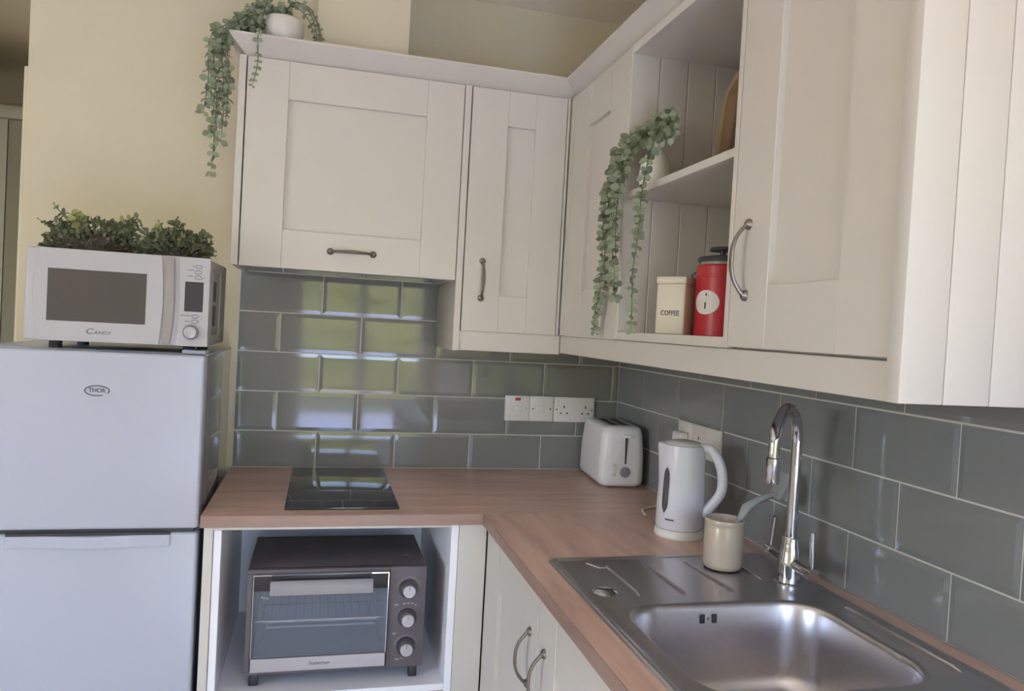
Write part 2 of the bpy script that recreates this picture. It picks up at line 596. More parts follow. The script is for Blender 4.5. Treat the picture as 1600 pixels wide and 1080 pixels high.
def shaker(unit, x0, x1, z0, z1, yf, px0, px1, pz0, pz1, hc=None, hv=True, m='cab', hl=0.116):
    """shaker door: recessed panel (the door mesh) with stiles and rails proud of it; px/pz = panel opening"""
    d = MB().box(px0 - 0.004, px1 + 0.004, yf + 0.0115, yf + 0.019, pz0 - 0.004, pz1 + 0.004).build('door', m, unit)
    for a, c in ((x0, px0), (px1, x1)):
        MB().box(a, c, yf, yf + 0.02, z0, z1, bev=0.0011, seg=1).build('stile', m, d)
    for a, c in ((z0, pz0), (pz1, z1)):
        MB().box(px0, px1, yf + 0.0004, yf + 0.02, a, c, bev=0.0011, seg=1).build('rail', m, d)
    if hc:
        handle(d, hc, hl, hv)
    return d


def carcass(u, x0, x1, z0, z1, dep, m='cabin', t=0.018, left=True, right=True, lf=None, rf=None, lift=0.0):
    """side, top, bottom and back panels; front of the sides at -dep unless lf / rf say otherwise"""
    if left:
        box('side_panel', 'cab', (x0, x0 + t, -(lf or dep), -0.002, z0, z1), u, bev=0.0008, seg=1)
    if right:
        box('side_panel', 'cab', (x1 - t, x1, -(rf or dep), -0.002, z0, z1), u, bev=0.0008, seg=1)
    a = x0 + (t if left else 0)
    c = x1 - (t if right else 0)
    box('top_panel', m, (a, c, -dep, -0.002, z1 - t, z1), u)
    box('bottom_panel', m, (a, c, -dep, -0.002, z0 + lift, z0 + lift + t), u)
    box('back_panel', m, (a, c, -0.010, -0.002, z0 + lift + t, z1 - t), u)


# --- wall units of the back run (local origin at the wall, worktop height)
uA = thing('wall_unit', 'wide white wall unit with a lift-up shaker door above the hob', 'wall unit', (0, 0, W))
carcass(uA, -1.268, -0.660, 0.610, 1.166, 0.318, lf=0.341, lift=0.085)
shaker(uA, -1.2465, -0.6605, 0.6085, 1.1640, -0.340, -1.1395, -0.7645, 0.7135, 1.0625, hc=(-0.953, -0.340, 0.6634), hv=False)
uB = thing('wall_unit', 'narrow white wall unit with a vertical handle in the corner', 'wall unit', (0, 0, W))
carcass(uB, -0.658, -0.343, 0.4665, 1.166, 0.318, right=False)
box('end_panel', 'cab', (-0.6585, -0.6400, -0.341, -0.318, 0.408, 1.166), uB, bev=0.0008, seg=1)
box('end_panel', 'cab', (-0.6585, -0.6400, -0.318, -0.009, 0.408, 0.4665), uB, bev=0.0008, seg=1)
shaker(uB, -0.6365, -0.3520, 0.4655, 1.1640, -0.340, -0.5290, -0.4450, 0.5720, 1.0625, hc=(-0.5833, -0.340, 0.6155), hl=0.107)
box('corner_post', 'cab', (-0.3500, -0.3425, -0.3405, -0.318, 0.4665, 1.166), uB, bev=0.0008, seg=1)

# --- wall units of the right run (local x runs along -y of the room)
RZ = -PI / 2
uC = thing('wall_unit', 'white corner wall unit with a plain recessed door left of the open shelves', 'wall unit', (0, 0, W), RZ)
box('side_panel', 'cab', (0.757, 0.774, -0.320, -0.009, 0.4665, 1.166), uC)
box('top_panel', 'cabin', (0.345, 0.757, -0.318, -0.009, 1.148, 1.166), uC)
box('bottom_panel', 'cabin', (0.345, 0.757, -0.318, -0.009, 0.4665, 0.4845), uC)
box('corner_post', 'cab', (0.3435, 0.378, -0.3405, -0.318, 0.4665, 1.166), uC, bev=0.0008, seg=1)
shaker(uC, 0.3805, 0.7735, 0.4655, 1.1640, -0.340, 0.5070, 0.6600, 0.5930, 1.0480)

uD = thing('shelf_unit', 'open white shelf unit with tongue-and-groove lining between the wall doors', 'shelf unit', (0, 0, W), RZ)
for i, (a, c) in enumerate(((-0.3405, -0.268), (-0.267, -0.194), (-0.193, -0.120), (-0.119, -0.046), (-0.045, -0.009))):
    MB().box(0.7745, 0.790, a, c, 0.4665, 1.166, bev=0.0016, seg=1).build('board', 'cab', uD)
box('side_panel', 'cab', (1.279, 1.2915, -0.3405, -0.009, 0.4665, 1.166), uD, bev=0.0008, seg=1)
box('top_panel', 'cabin', (0.790, 1.279, -0.3400, -0.009, 1.146, 1.166), uD)
box('bottom_panel', 'cab', (0.790, 1.279, -0.3400, -0.009, 0.4665, 0.4855), uD, bev=0.001, seg=1)
k = 0.790
while k < 1.279:
    MB().box(k, min(k + 0.0725, 1.279), -0.018, -0.009, 0.4855, 1.146, bev=0.0014, seg=1).build('back_board', 'cab', uD)
    k += 0.073
box('shelf', 'cab', (0.790, 1.279, -0.3340, -0.018, 0.8040, 0.8205), uD, bev=0.001, seg=1)

uE = thing('wall_unit', 'white wall unit with a deep shaker door and bow handle, nearest on the right', 'wall unit', (0, 0, W), RZ)
carcass(uE, 1.2925, 1.6815, 0.4665, 1.166, 0.318, left=False, right=False)
shaker(uE, 1.2935, 1.6790, 0.4690, 1.1640, -0.340, 1.4035, 1.5755, 0.5720, 1.0480, hc=(1.342, -0.340, 0.6160), hl=0.119)
xs = [-0.3480, -0.2830, -0.2130, -0.1430, -0.0730, -0.009]
for a, c in zip(xs, xs[1:]):
    MB().box(1.6830, 1.7080, a, c - 0.0006, 0.4150, 1.166, bev=0.0022, seg=2).build('end_board', 'cab', uE)

# --- pelmets and cornice
pl = thing('pelmet', 'plain white pelmet board under the narrow wall unit', 'pelmet', (0, 0, W))
box('pelmet_board', 'cab', (-0.6395, -0.335, -0.335, -0.317, 0.409, 0.4655), pl, bev=0.001, seg=1)
pl = thing('pelmet', 'long white pelmet board under the right-hand wall units', 'pelmet', (0, 0, W), RZ)
box('pelmet_board', 'cab', (0.3360, 1.6825, -0.334, -0.316, 0.4140, 0.4655), pl, bev=0.001, seg=1)
pf = [(0.0, 1.1675), (0.004, 1.1675), (0.046, 1.2115), (0.046, 1.217), (0.0, 1.217)]   # outward offset, height
cn = thing('cornice', 'white sloped cornice running along the tops of all wall units', 'cornice', (0, 0, W))


def cornice(path, name):
    """path: list of (point, outward offset direction with mitre)"""
    b = MB()
    t = bmesh.new()
    rs = []
    for (x, y), (ox, oy) in path:
        rs.append([t.verts.new((x + ox * o - ox * 0.02, y + oy * o - oy * 0.02, z)) for o, z in pf])
    n = len(pf)
    for a, c in zip(rs, rs[1:]):
        for k in range(n):
            t.faces.new((a[k], a[(k + 1) % n], c[(k + 1) % n], c[k]))
    t.faces.new(rs[0])
    t.faces.new(rs[-1])
    bmesh.ops.recalc_face_normals(t, faces=t.faces[:])
    b._merge(t)
    return b.build(name, 'cab', cn, 20)


cornice([((-1.268, -0.02), (-1, 0)), ((-1.268, -0.340), (-1, -1))], 'cornice_return')
cornice([((-1.268, -0.340), (-1, -1)), ((-0.340, -0.340), (-1, -1))], 'cornice_length')
cornice([((-0.340, -0.340), (-1, -1)), ((-0.340, -1.708), (-1, 0))], 'cornice_length')

# --- base units
bz = thing('base_unit', 'open white base unit housing the mini oven under the hob', 'base unit', (0, 0, W))
box('side_panel', 'cab', (-1.2720, -1.2510, -0.5750, -0.02, -0.885, -0.029), bz, bev=0.001, seg=1)
box('side_panel', 'niche', (-1.2500, -1.2320, -0.5720, -0.02, -0.80, -0.041), bz, bev=0.001, seg=1)
box('side_panel', 'niche', (-0.6750, -0.6560, -0.5750, -0.02, -0.80, -0.029), bz, bev=0.001, seg=1)
box('top_rail', 'cab', (-1.2510, -0.6750, -0.5740, -0.02, -0.0405, -0.029), bz)
box('shelf', 'niche', (-1.2320, -0.6750, -0.5750, -0.02, -0.465, -0.4475), bz, bev=0.001, seg=1)
box('back_panel', 'niche', (-1.2320, -0.6750, -0.030, -0.02, -0.4475, -0.0405), bz)
box('drawer_front', 'cab', (-1.2300, -0.6770, -0.575, -0.555, -0.795, -0.468), bz, bev=0.0015)
box('corner_post', 'cab', (-0.6550, -0.5820, -0.5760, -0.556, -0.80, -0.029), bz, bev=0.001, seg=1)
box('kickboard', 'cab', (-1.25, -0.57, -0.53, -0.515, -0.91, -0.80), bz)
by = thing('base_unit', 'white double-door base unit under the sink with bow handles', 'base unit', (0, 0, W), RZ)
box('corner_post', 'cab', (0.5780, 0.6040, -0.5790, -0.560, -0.80, -0.029), by, bev=0.001, seg=1)
shaker(by, 0.6060, 1.0560, -0.795, -0.031, -0.580, 0.7180, 0.9440, -0.680, -0.1520, hc=(1.0070, -0.580, -0.1920), hl=0.108)
shaker(by, 1.0600, 1.5100, -0.795, -0.031, -0.580, 1.1720, 1.3980, -0.680, -0.1520, hc=(1.1095, -0.580, -0.1940), hl=0.108)
shaker(by, 1.5140, 2.1000, -0.795, -0.031, -0.580, 1.6260, 1.9880, -0.680, -0.1520)
box('side_panel', 'cab', (2.1000, 2.1180, -0.580, -0.02, -0.80, -0.029), by)
box('kickboard', 'cab', (0.54, 2.1, -0.53, -0.515, -0.91, -0.80), by)
box('bottom_panel', 'cabin', (0.604, 2.10, -0.558, -0.02, -0.80, -0.782), by)

# ------------------------------------------------------------------ fridge freezer
FX0, FX1, FY = -1.787, -1.2875, -0.565
fr = thing('fridge_freezer', 'tall white two-door fridge freezer left of the worktop', 'fridge', (0, 0, 0))
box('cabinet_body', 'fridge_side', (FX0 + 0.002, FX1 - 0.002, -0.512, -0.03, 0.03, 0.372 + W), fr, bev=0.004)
box('fridge_top', 'fridge', (FX0 + 0.001, FX1 - 0.001, -0.512, -0.04, 0.3715 + W, 0.376 + W), fr, bev=0.0015)
ud = box('door', 'fridge', (FX0, FX1, FY, -0.517, -0.0385 + W, 0.3745 + W), fr, bev=0.007, seg=3)
ld = box('door', 'fridge', (FX0, FX1, FY, -0.517, 0.06, -0.0480 + W), fr, bev=0.007, seg=3)
box('seam_gasket', 'seam', (FX0 + 0.01, FX1 - 0.01, -0.556, -0.514, -0.0500 + W, -0.0360 + W), fr)
box('hinge_cover', 'fridge', (-1.345, -1.292, -0.535, -0.46, 0.3755 + W, 0.3855 + W), fr, bev=0.003)
# grip along the top of the lower door
gp = []
for i in range(25):
    u = i / 24
    bulge = 0.004 + 0.010 * max(0.0, math.sin(PI * (u - 0.25) / 0.5)) if 0.25 < u < 0.75 else 0.004
    gp.append((-1.692 + u * 0.345, FY - bulge))
poly = gp + [(-1.347, FY + 0.004), (-1.692, FY + 0.004)]
MB().prism(poly, 'z', -0.0790 + W, -0.0515 + W, bev=0.001, seg=1).build('door_grip', 'fridge', ld)
box('grip_shadow_gap', 'seam', (-1.692, -1.347, FY - 0.0012, FY + 0.002, -0.0515 + W, -0.0455 + W), ld)
for z in (0.0, ):
    for x in (FX0 + 0.05, FX1 - 0.05):
        MB().cyl((x, -0.47, 0.0), (x, -0.47, 0.035), 0.018).build('foot', 'seam', fr)
# oval badge with an opening at the lower right, lettered
bd = MB().tube([(-1.5170 + 0.0255 * math.cos(a), FY - 0.0006, 0.2845 + W + 0.0115 * math.sin(a)) for a in [R(-28 + 325 * k / 40) for k in range(41)]], 0.0013, 6).build('badge', 'ink', ud)
text('badge_lettering', 'THOR', 0.0135, 'ink', ud, (-1.5170, FY - 0.0004, 0.2848 + W), bold=0.0003, sx=0.95)

# ------------------------------------------------------------------ microwave
mx0, mx1, my, mz0, mz1 = -1.679, -1.287, -0.550, 0.3945, 0.6070
mw = thing('microwave', 'white microwave with dark door window standing on the fridge', 'microwave', (0, 0, W))
box('cabinet_body', 'mw_silver', (mx0 + 0.006, mx1 - 0.002, -0.525, -0.235, mz0 + 0.002, mz1 - 0.002), mw, bev=0.004)
fp = box('front_frame', 'mw', (mx0, mx1, my + 0.004, -0.524, mz0, mz1), mw, bev=0.005, seg=3)
# door with bowed left and right edges
pts = []
for k in range(13):
    u = k / 12
    pts.append((-1.650 - 0.012 * math.sin(PI * u), mz0 + 0.001 + u * (mz1 - mz0 - 0.002)))
for k in range(13):
    u = 1 - k / 12
    pts.append((-1.394 + 0.006 * math.sin(PI * u), mz0 + 0.001 + u * (mz1 - mz0 - 0.002)))
dm = MB().prism(pts, 'y', my - 0.002, my + 0.010, bev=0.0012, seg=1).build('door', 'mw', mw)
box('door_window', 'mw_glass', (-1.6315, -1.4250, my - 0.0028, my, 0.4412, 0.5600), dm)
hp = [(-1.3875, 0.3990), (-1.3695, 0.3988), (-1.3640, 0.45), (-1.3628, 0.50), (-1.3640, 0.55), (-1.3660, 0.6030), (-1.3862, 0.6030), (-1.3850, 0.5)]
MB().prism(hp, 'y', my - 0.0060, my + 0.004, bev=0.002).build('door_handle', 'mw_silver', dm)
cpn = [(-1.3598, mz0 + 0.001), (mx1 + 0.0, mz0 + 0.001), (mx1 + 0.0, mz1 - 0.001), (-1.3576, mz1 - 0.001)] + [(-1.3576 + 0.005 * math.sin(PI * k / 8), mz1 - 0.001 - (mz1 - mz0 - 0.002) * k / 8) for k in range(1, 8)]
cp = MB().prism(cpn, 'y', my - 0.001, my + 0.008, bev=0.0008, seg=1).build('control_panel', 'mw', mw)
box('display', 'display', (-1.3413, -1.3005, my - 0.0018, my, 0.4776, 0.5484), cp)
MB().tube([(-1.3240, my - 0.001, 0.4285), (-1.3240, my - 0.010, 0.4285), (-1.3240, my - 0.016, 0.4285), (-1.3240, my - 0.018, 0.4285)], [0.0175, 0.0172, 0.0135, 0.006], 28).build('dial', 'steel_bar', cp)
MB().cyl((-1.3165, my - 0.0165, 0.4285), (-1.3165, my - 0.0190, 0.4285), 0.0062, seg=20).build('dial_button', 'mw', cp)
for x, z in ((-1.3125, 0.5845), (-1.3135, 0.5715), (-1.3130, 0.5590), (-1.3165, 0.4665), (-1.3165, 0.4545)):
    MB().tube([(x + 0.0075 * math.cos(a), my - 0.0014, z + 0.0042 * math.sin(a)) for a in [2 * PI * k / 16 for k in range(16)]], 0.0006, 5, closed=True).build('button', 'ink', cp)
for x0, x1, z in ((-1.3360, -1.3235, 0.5760), (-1.3360, -1.3245, 0.5620), (-1.3270, -1.3220, 0.5860), (-1.3500, -1.3270, 0.4680), (-1.3390, -1.3290, 0.4545), (-1.3040, -1.3010, 0.5580), (-1.3040, -1.3010, 0.4600)):
    box('panel_print', 'ink', (x0, x1, my - 0.0012, my, z - 0.0006, z + 0.0008), cp)
text('logo_initial', 'C', 0.0185, 'ink', dm, (-1.5430, my - 0.0022, 0.4195), shear=0.25, sx=1.25)
text('logo_lettering', 'ANDY', 0.0105, 'ink', dm, (-1.5150, my - 0.0022, 0.4170), shear=0.2, sx=1.25)
# embossed grille on the right side
side = MB()
side.tube([(mx1 - 0.0012, y, z) for y, z in ((-0.51, 0.43), (-0.51, 0.572), (-0.50, 0.582), (-0.37, 0.582), (-0.36, 0.572), (-0.36, 0.43), (-0.37, 0.42), (-0.50, 0.42))], 0.003, 8, closed=True)
side.build('side_emboss', 'mw_silver', mw)
for z in (0.445, 0.505):
    box('side_vent', 'slot', (mx1 - 0.0026, mx1 - 0.0016, -0.47, -0.42, z, z + 0.05), mw)
for x in (mx0 + 0.05, mx1 - 0.05):
    for y in (-0.49, -0.28):
        MB().cyl((x, y, 0.376), (x, y, mz0 + 0.004), 0.014, seg=16).build('foot', 'seam', mw)

# ------------------------------------------------------------------ hob
hb = thing('induction_hob', 'black glass two-ring hob set in the worktop', 'hob', (0, 0, W))
box('glass_plate', 'hob', (-1.092, -0.809, -0.548, -0.030, 0.0002, 0.0062), hb, bev=0.0015)
box('control_line', 'hobline', (-1.088, -0.813, -0.4765, -0.4745, 0.0062, 0.0065), hb)
box('control_divider', 'hobline', (-0.9510, -0.9490, -0.5450, -0.4780, 0.0062, 0.0065), hb)

# ------------------------------------------------------------------ mini oven
ox0, ox1, oz0, oz1, oyf, oyb = -1.1710, -0.7275, -0.4140, -0.1510, -0.540, -0.245
ov = thing('mini_oven', 'black mini oven with glass door and three silver knobs in the niche', 'oven', (0, 0, W))
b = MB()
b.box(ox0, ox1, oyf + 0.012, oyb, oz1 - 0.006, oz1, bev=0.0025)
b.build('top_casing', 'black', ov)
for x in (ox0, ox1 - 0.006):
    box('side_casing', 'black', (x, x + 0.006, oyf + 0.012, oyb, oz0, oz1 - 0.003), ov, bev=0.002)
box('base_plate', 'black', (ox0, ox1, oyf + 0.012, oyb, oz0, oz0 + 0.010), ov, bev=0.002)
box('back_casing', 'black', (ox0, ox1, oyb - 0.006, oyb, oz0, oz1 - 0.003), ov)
# front: control panel and door surround
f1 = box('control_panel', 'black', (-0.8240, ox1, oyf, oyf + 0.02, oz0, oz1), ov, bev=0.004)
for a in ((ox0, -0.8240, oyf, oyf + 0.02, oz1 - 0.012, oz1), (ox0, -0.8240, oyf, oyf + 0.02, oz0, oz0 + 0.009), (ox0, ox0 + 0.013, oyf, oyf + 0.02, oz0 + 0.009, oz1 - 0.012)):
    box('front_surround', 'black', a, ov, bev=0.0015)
# cavity lining
for a in ((ox0 + 0.012, -0.826, -0.50, -0.262, oz1 - 0.022, oz1 - 0.018), (ox0 + 0.012, -0.826, -0.50, -0.262, oz0 + 0.018, oz0 + 0.022), (ox0 + 0.010, ox0 + 0.013, -0.515, -0.262, oz0 + 0.018, oz1 - 0.018), (-0.829, -0.826, -0.515, -0.262, oz0 + 0.018, oz1 - 0.018), (ox0 + 0.012, -0.826, -0.262, -0.258, oz0 + 0.018, oz1 - 0.018)):
    box('cavity_wall', 'oven_in', a, ov)
dox0, dox1, doz0, doz1 = -1.1560, -0.8265, -0.4040, -0.1630
od = MB().box(dox0, dox1, oyf - 0.006, oyf - 0.001, -0.3690, -0.2020).build('door', 'glass', ov)
for n_, a in (('door_cap', (dox0, dox1, oyf - 0.008, oyf + 0.004, -0.2020, doz1)), ):
    box(n_, 'black2', a, od, bev=0.0015)
box('door_trim', 'steel_bar', (dox0, dox1, oyf - 0.009, oyf + 0.004, doz0, -0.3700), od, bev=0.001, seg=1)
box('door_top_edge', 'chrome', (dox0, dox1, oyf - 0.0088, oyf + 0.002, doz1 - 0.0005, doz1 + 0.002), od)
for x in (dox0 - 0.0006, dox1 - 0.0012):
    box('door_side_edge', 'chrome', (x, x + 0.0018, oyf - 0.0085, oyf + 0.002, -0.3690, doz1), od)
# bar handle on two posts
MB().prism([(oyf - 0.040, -0.2020), (oyf - 0.040, -0.1800), (oyf - 0.033, -0.1690), (oyf - 0.028, -0.1690), (oyf - 0.033, -0.1820), (oyf - 0.033, -0.2020)], 'x', -1.1150, -0.8680).build('door_handle', 'handle_steel', od)
for x in (-1.100, -0.890):
    MB().box(x, x + 0.014, oyf - 0.034, oyf - 0.007, -0.1960, -0.1780, bev=0.001, seg=1).build('handle_post', 'black2', od)
text('door_lettering', 'Statesman', 0.0125, 'ink', od, (-0.990, oyf - 0.0094, -0.3865))
# wire rack and baking tray inside
wr_ = MB()
zr = -0.292
for i in range(15):
    x = dox0 + 0.02 + i * 0.0205
    wr_.tube([(x, -0.505, zr), (x, -0.275, zr)], 0.0013, 6)
for y in (-0.505, -0.39, -0.275):
    wr_.tube([(dox0 + 0.004, y, zr - 0.002), (dox1 - 0.006, y, zr - 0.002)], 0.0017, 6)
wr_.build('wire_rack', 'chrome', ov)
hk = MB()
hk.tube([(-1.135, -0.50, -0.262), (-1.118, -0.50, -0.285), (-1.122, -0.50, -0.305), (-1.135, -0.50, -0.345)], 0.0022, 8)
hk.tube([(-1.140, -0.503, -0.232), (-1.120, -0.503, -0.236)], 0.004, 8)
hk.build('rack_lifter', 'chrome', ov)
MB().tube([(-1.135, -0.42, -0.330), (-0.84, -0.42, -0.330)], 0.003, 8).build('heating_element', 'steel_bar', ov)
MB().tube([(-1.135, -0.35, -0.372), (-0.84, -0.35, -0.372)], 0.003, 8).build('heating_element', 'steel_bar', ov)
for z in (-0.2090, -0.2845, -0.3605):
    kn = MB().tube([(-0.7737, oyf, z), (-0.7737, oyf - 0.006, z)], [0.0245, 0.0235], 32).build('knob', 'black2', f1)
    MB().tube([(-0.7737, oyf - 0.005, z), (-0.7737, oyf - 0.024, z), (-0.7737, oyf - 0.0255, z)], [0.0175, 0.0165, 0.0150], 32).build('knob_cap', 'steel_bar', kn)
    box('knob_mark', 'slot', (-0.7743, -0.7731, oyf - 0.0259, oyf - 0.0253, z + 0.004, z + 0.013), kn)
    if z != -0.2845:
        MB().tube([(-0.7737 + 0.031 * math.cos(a), oyf - 0.0002, z + 0.031 * math.sin(a)) for a in [R(10 + 160 * k / 20) for k in range(21)]], 0.0007, 5).build('dial_scale', 'greyplastic', f1)
for x0, x1, z in ((-0.8080, -0.7980, -0.2520), (-0.7860, -0.7790, -0.2495), (-0.7750, -0.7690, -0.2490), (-0.7650, -0.7590, -0.2490), (-0.7560, -0.7500, -0.2540), (-0.8090, -0.8010, -0.3270), (-0.8000, -0.7900, -0.3945), (-0.7850, -0.7820, -0.3925)):
    box('panel_print', 'greyplastic', (x0, x1, oyf - 0.0006, oyf + 0.001, z, z + 0.004), f1)
for x in (ox0 + 0.012, ox1 - 0.034):
    for y in (oyf + 0.014, oyb - 0.03):
        MB().box(x, x + 0.022, y, y + 0.022, -0.4475, oz0 + 0.003, bev=0.002).build('foot', 'black2', ov)
MB().tube([(-0.785, -0.45, oz1 - 0.0008), (-0.775, -0.435, oz1 + 0.0004), (-0.765, -0.45, oz1 - 0.0008)], 0.0012, 6).build('warning_mark', 'greyplastic', ov)

# ------------------------------------------------------------------ sockets and switches
def plate(name, label, cat, loc, w, rz=0.0, h=0.086, d=0.010, m='plastic', group=None):
    o = thing(name, label, cat, (loc[0], loc[1], loc[2] + W), rz, group)
    MB().box(-w / 2, w / 2, -d, -0.0005, -h / 2, h / 2, bev=0.002).build('face_plate', m, o)
    return o


def pins(o, cx, cz, y):
    for dx, dz, w, h in ((0, 0.0115, 0.0042, 0.0085), (-0.0112, -0.0105, 0.0070, 0.0042), (0.0112, -0.0105, 0.0070, 0.0042)):
        box('pin_hole', 'slot', (cx + dx - w / 2, cx + dx + w / 2, y - 0.0006, y + 0.001, cz + dz - h / 2, cz + dz + h / 2), o)


s1 = plate('isolator_switch', 'white switch plate with a red neon above the worktop', 'switch', (-0.3676, 0, 0.2095), 0.0858)
MB().box(-0.013, 0.013, -0.0145, -0.009, -0.022, 0.008, bev=0.002).build('rocker', 'plastic', s1)
box('neon_window', 'red', (-0.0085, 0.0105, -0.0118, -0.009, 0.026, 0.036), s1, bev=0.001)
for x in (-0.032, 0.032):
    MB().cyl((x, -0.0102, 0), (x, -0.0112, 0), 0.003, seg=12).build('screw_cap', 'plastic2', s1)
s2 = plate('fused_spur', 'blank white fused spur plate between the switch and the double socket', 'switch', (-0.2815, 0, 0.2095), 0.0845)
MB().box(-0.025, 0.010, -0.0125, -0.009, -0.018, 0.012, bev=0.001).build('fuse_carrier', 'plastic', s2)
for x in (-0.031, 0.031):
    MB().cyl((x, -0.0102, 0), (x, -0.0112, 0), 0.0035, seg=12).build('screw_cap', 'greyplastic', s2)
s3 = plate('double_socket', 'white double socket above the toaster on the back wall', 'socket', (-0.1632, 0, 0.2090), 0.1465)
for cx in (-0.037, 0.041):
    pins(s3, cx, -0.002, -0.010)
    MB().box(cx - 0.008 - 0.022, cx - 0.022 + 0.004, -0.0125, -0.009, 0.012, 0.030, bev=0.0015).build('rocker', 'plastic', s3)
for x in (-0.064, 0.064):
    MB().cyl((x, -0.0102, 0), (x, -0.0112, 0), 0.0035, seg=12).build('screw_cap', 'greyplastic', s3)
s4 = plate('double_socket', 'off-white double socket on the right wall behind the kettle', 'socket', (0, -0.6480, 0.2000), 0.1465, RZ, m='plastic2')
pins(s4, -0.037, -0.004, -0.010)
MB().box(-0.005, 0.012, -0.0135, -0.009, 0.010, 0.030, bev=0.0015).build('rocker', 'plastic2', s4)
s5 = plate('single_socket', 'off-white single socket on the right wall beside the toaster', 'socket', (0, -0.5300, 0.2000), 0.086, RZ, m='plastic2')
MB().box(0.010, 0.026, -0.0135, -0.009, 0.012, 0.030, bev=0.0015).build('rocker', 'plastic2', s5)
pg = thing('mains_plug', 'off-white mains plug in the single socket beside the toaster', 'plug', (0, -0.5300, 0.188 + W), RZ)
MB().box(-0.026, 0.026, -0.038, -0.0105, -0.026, 0.026, bev=0.007, seg=3).build('plug_body', 'plastic2', pg)
MB().tube([(0, -0.024, -0.024), (0.0, -0.028, -0.05), (0.0, -0.03, -0.11), (0.005, -0.04, -0.165), (0.01, -0.07, -0.1845), (0.03, -0.12, -0.1848), (0.05, -0.15, -0.1848), (0.10, -0.165, -0.1848)], 0.003, 8).build('flex', 'plastic2', pg)

# ------------------------------------------------------------------ toaster
ts = thing('toaster', 'white two-slot toaster in the corner, lever end facing forward', 'toaster', (-0.0835, -0.170, W), R(-5.5))


def rl(hw, hl, r, z, n=6, cx=0, cy=0):
    return rrect(cx - hw, cx + hw, cy - hl, cy + hl, r, z, n)


MB().loops([rl(0.060, 0.128, 0.03, 0.006), rl(0.068, 0.136, 0.03, 0.010), rl(0.0725, 0.140, 0.03, 0.022), rl(0.0715, 0.139, 0.03, 0.10), rl(0.0665, 0.133, 0.03, 0.165), rl(0.062, 0.128, 0.03, 0.184), rl(0.055, 0.121, 0.027, 0.190), rl(0.044, 0.110, 0.02, 0.1915)], True, True).build('body', 'plastic', ts, 50)
for x in (-0.018, 0.018):
    box('bread_slot', 'slot', (x - 0.010, x + 0.010, -0.080, 0.080, 0.1912, 0.1922), ts)
box('top_inset', 'greyplastic', (-0.036, 0.036, -0.095, 0.095, 0.1910, 0.1918), ts)
box('lever_slot', 'slot', (0.004, 0.0095, -0.1395, -0.1300, 0.078, 0.165), ts)
MB().box(-0.003, 0.020, -0.150, -0.130, 0.160, 0.169, bev=0.002).build('lever', 'plastic', ts)
MB().tube([(0.006, -0.136, 0.052), (0.006, -0.1415, 0.052), (0.006, -0.1455, 0.052)], [0.0165, 0.0165, 0.014], 24).build('browning_dial', 'greyplastic', ts)
for z in (0.072, 0.058, 0.044):
    MB().box(-0.036, -0.024, -0.1432, -0.1360, z - 0.005, z + 0.005, bev=0.0015).build('button', 'plastic2', ts)
for x in (-0.045, 0.045):
    for y in (-0.105, 0.105):
        MB().cyl((x, y, 0.0), (x, y, 0.012), 0.011, 0.013, 14).build('foot', 'greyplastic', ts)

# ------------------------------------------------------------------ kettle
kt = thing('kettle', 'white plastic jug kettle with curved handle on its base', 'kettle', (-0.160, -0.8160, W), 0.0)
KA = R(-38)                                            # handle points to the right and a little forward
kd = Vector((math.cos(KA), math.sin(KA), 0))
kb = MB()
kb.lathe([(0.0, 0.0), (0.057, 0.0), (0.0595, 0.004), (0.0585, 0.016), (0.0555, 0.021), (0.0, 0.021)], 40)
kb.build('power_base', 'plastic2', kt)
prof = [(0.0, 0.022), (0.0555, 0.022), (0.0575, 0.028), (0.0572, 0.060), (0.0550, 0.130), (0.0528, 0.190), (0.0515, 0.214), (0.0495, 0.222), (0.045, 0.2235)]
body = MB().lathe(prof + [(0.0, 0.2235)], 48)
body.bm.verts.ensure_lookup_table()
for v in body.bm.verts:                                 # pull out a small spout opposite the handle
    if v.co.z > 0.15:
        d = Vector((v.co.x, v.co.y, 0))
        if d.length > 0.025:
            a = d.normalized().dot(-kd)
            if a > 0.85:
                v.co -= kd * (0.012 * (a - 0.85) / 0.15 * (v.co.z - 0.15) / 0.07)
body.build('jug', 'kettle', kt, 45)
MB().lathe([(0.0, 0.232), (0.025, 0.2315), (0.041, 0.2280), (0.0455, 0.2235), (0.0, 0.2230)], 40).build('lid', 'plastic2', kt)
hp = []
for s in range(17):
    u = s / 16
    a = R(62 - 128 * u)
    hp.append((0.034 + 0.062 * math.cos(a) * (1.0 if u < 0.6 else 1.0 - 0.45 * (u - 0.6) / 0.4), 0.138 + 0.090 * math.sin(a)))
hp = [(0.030, 0.219)] + hp + [(0.045, 0.046)]
MB().tube([Vector((kd.x * r_, kd.y * r_, z_)) for r_, z_ in hp], [0.010, 0.0115] + [0.0122] * (len(hp) - 4) + [0.011, 0.008], 14).build('handle', 'kettle', kt, 60)
GA = R(203)
gd = Vector((math.cos(GA), math.sin(GA), 0))
b = MB()
t = bmesh.new()
rows = []
for k in range(13):
    u = k / 12
    z = 0.062 + u * 0.108
    rr = 0.0572 - (z - 0.06) / 0.13 * 0.0040
    hw = 0.0075 * (1 - abs(2 * u - 1) ** 6) + 0.001
    rows.append([t.verts.new((math.cos(GA + s * hw / rr) * (rr + 0.0018), math.sin(GA + s * hw / rr) * (rr + 0.0018), z)) for s in (-1, -0.3, 0.3, 1)])
for a, c in zip(rows, rows[1:]):
    for k in range(3):
        t.faces.new((a[k], a[k + 1], c[k + 1], c[k]))
bmesh.ops.solidify(t, geom=t.faces[:], thickness=0.001)
b._merge(t)
b.build('water_gauge', 'gauge', kt, 60)
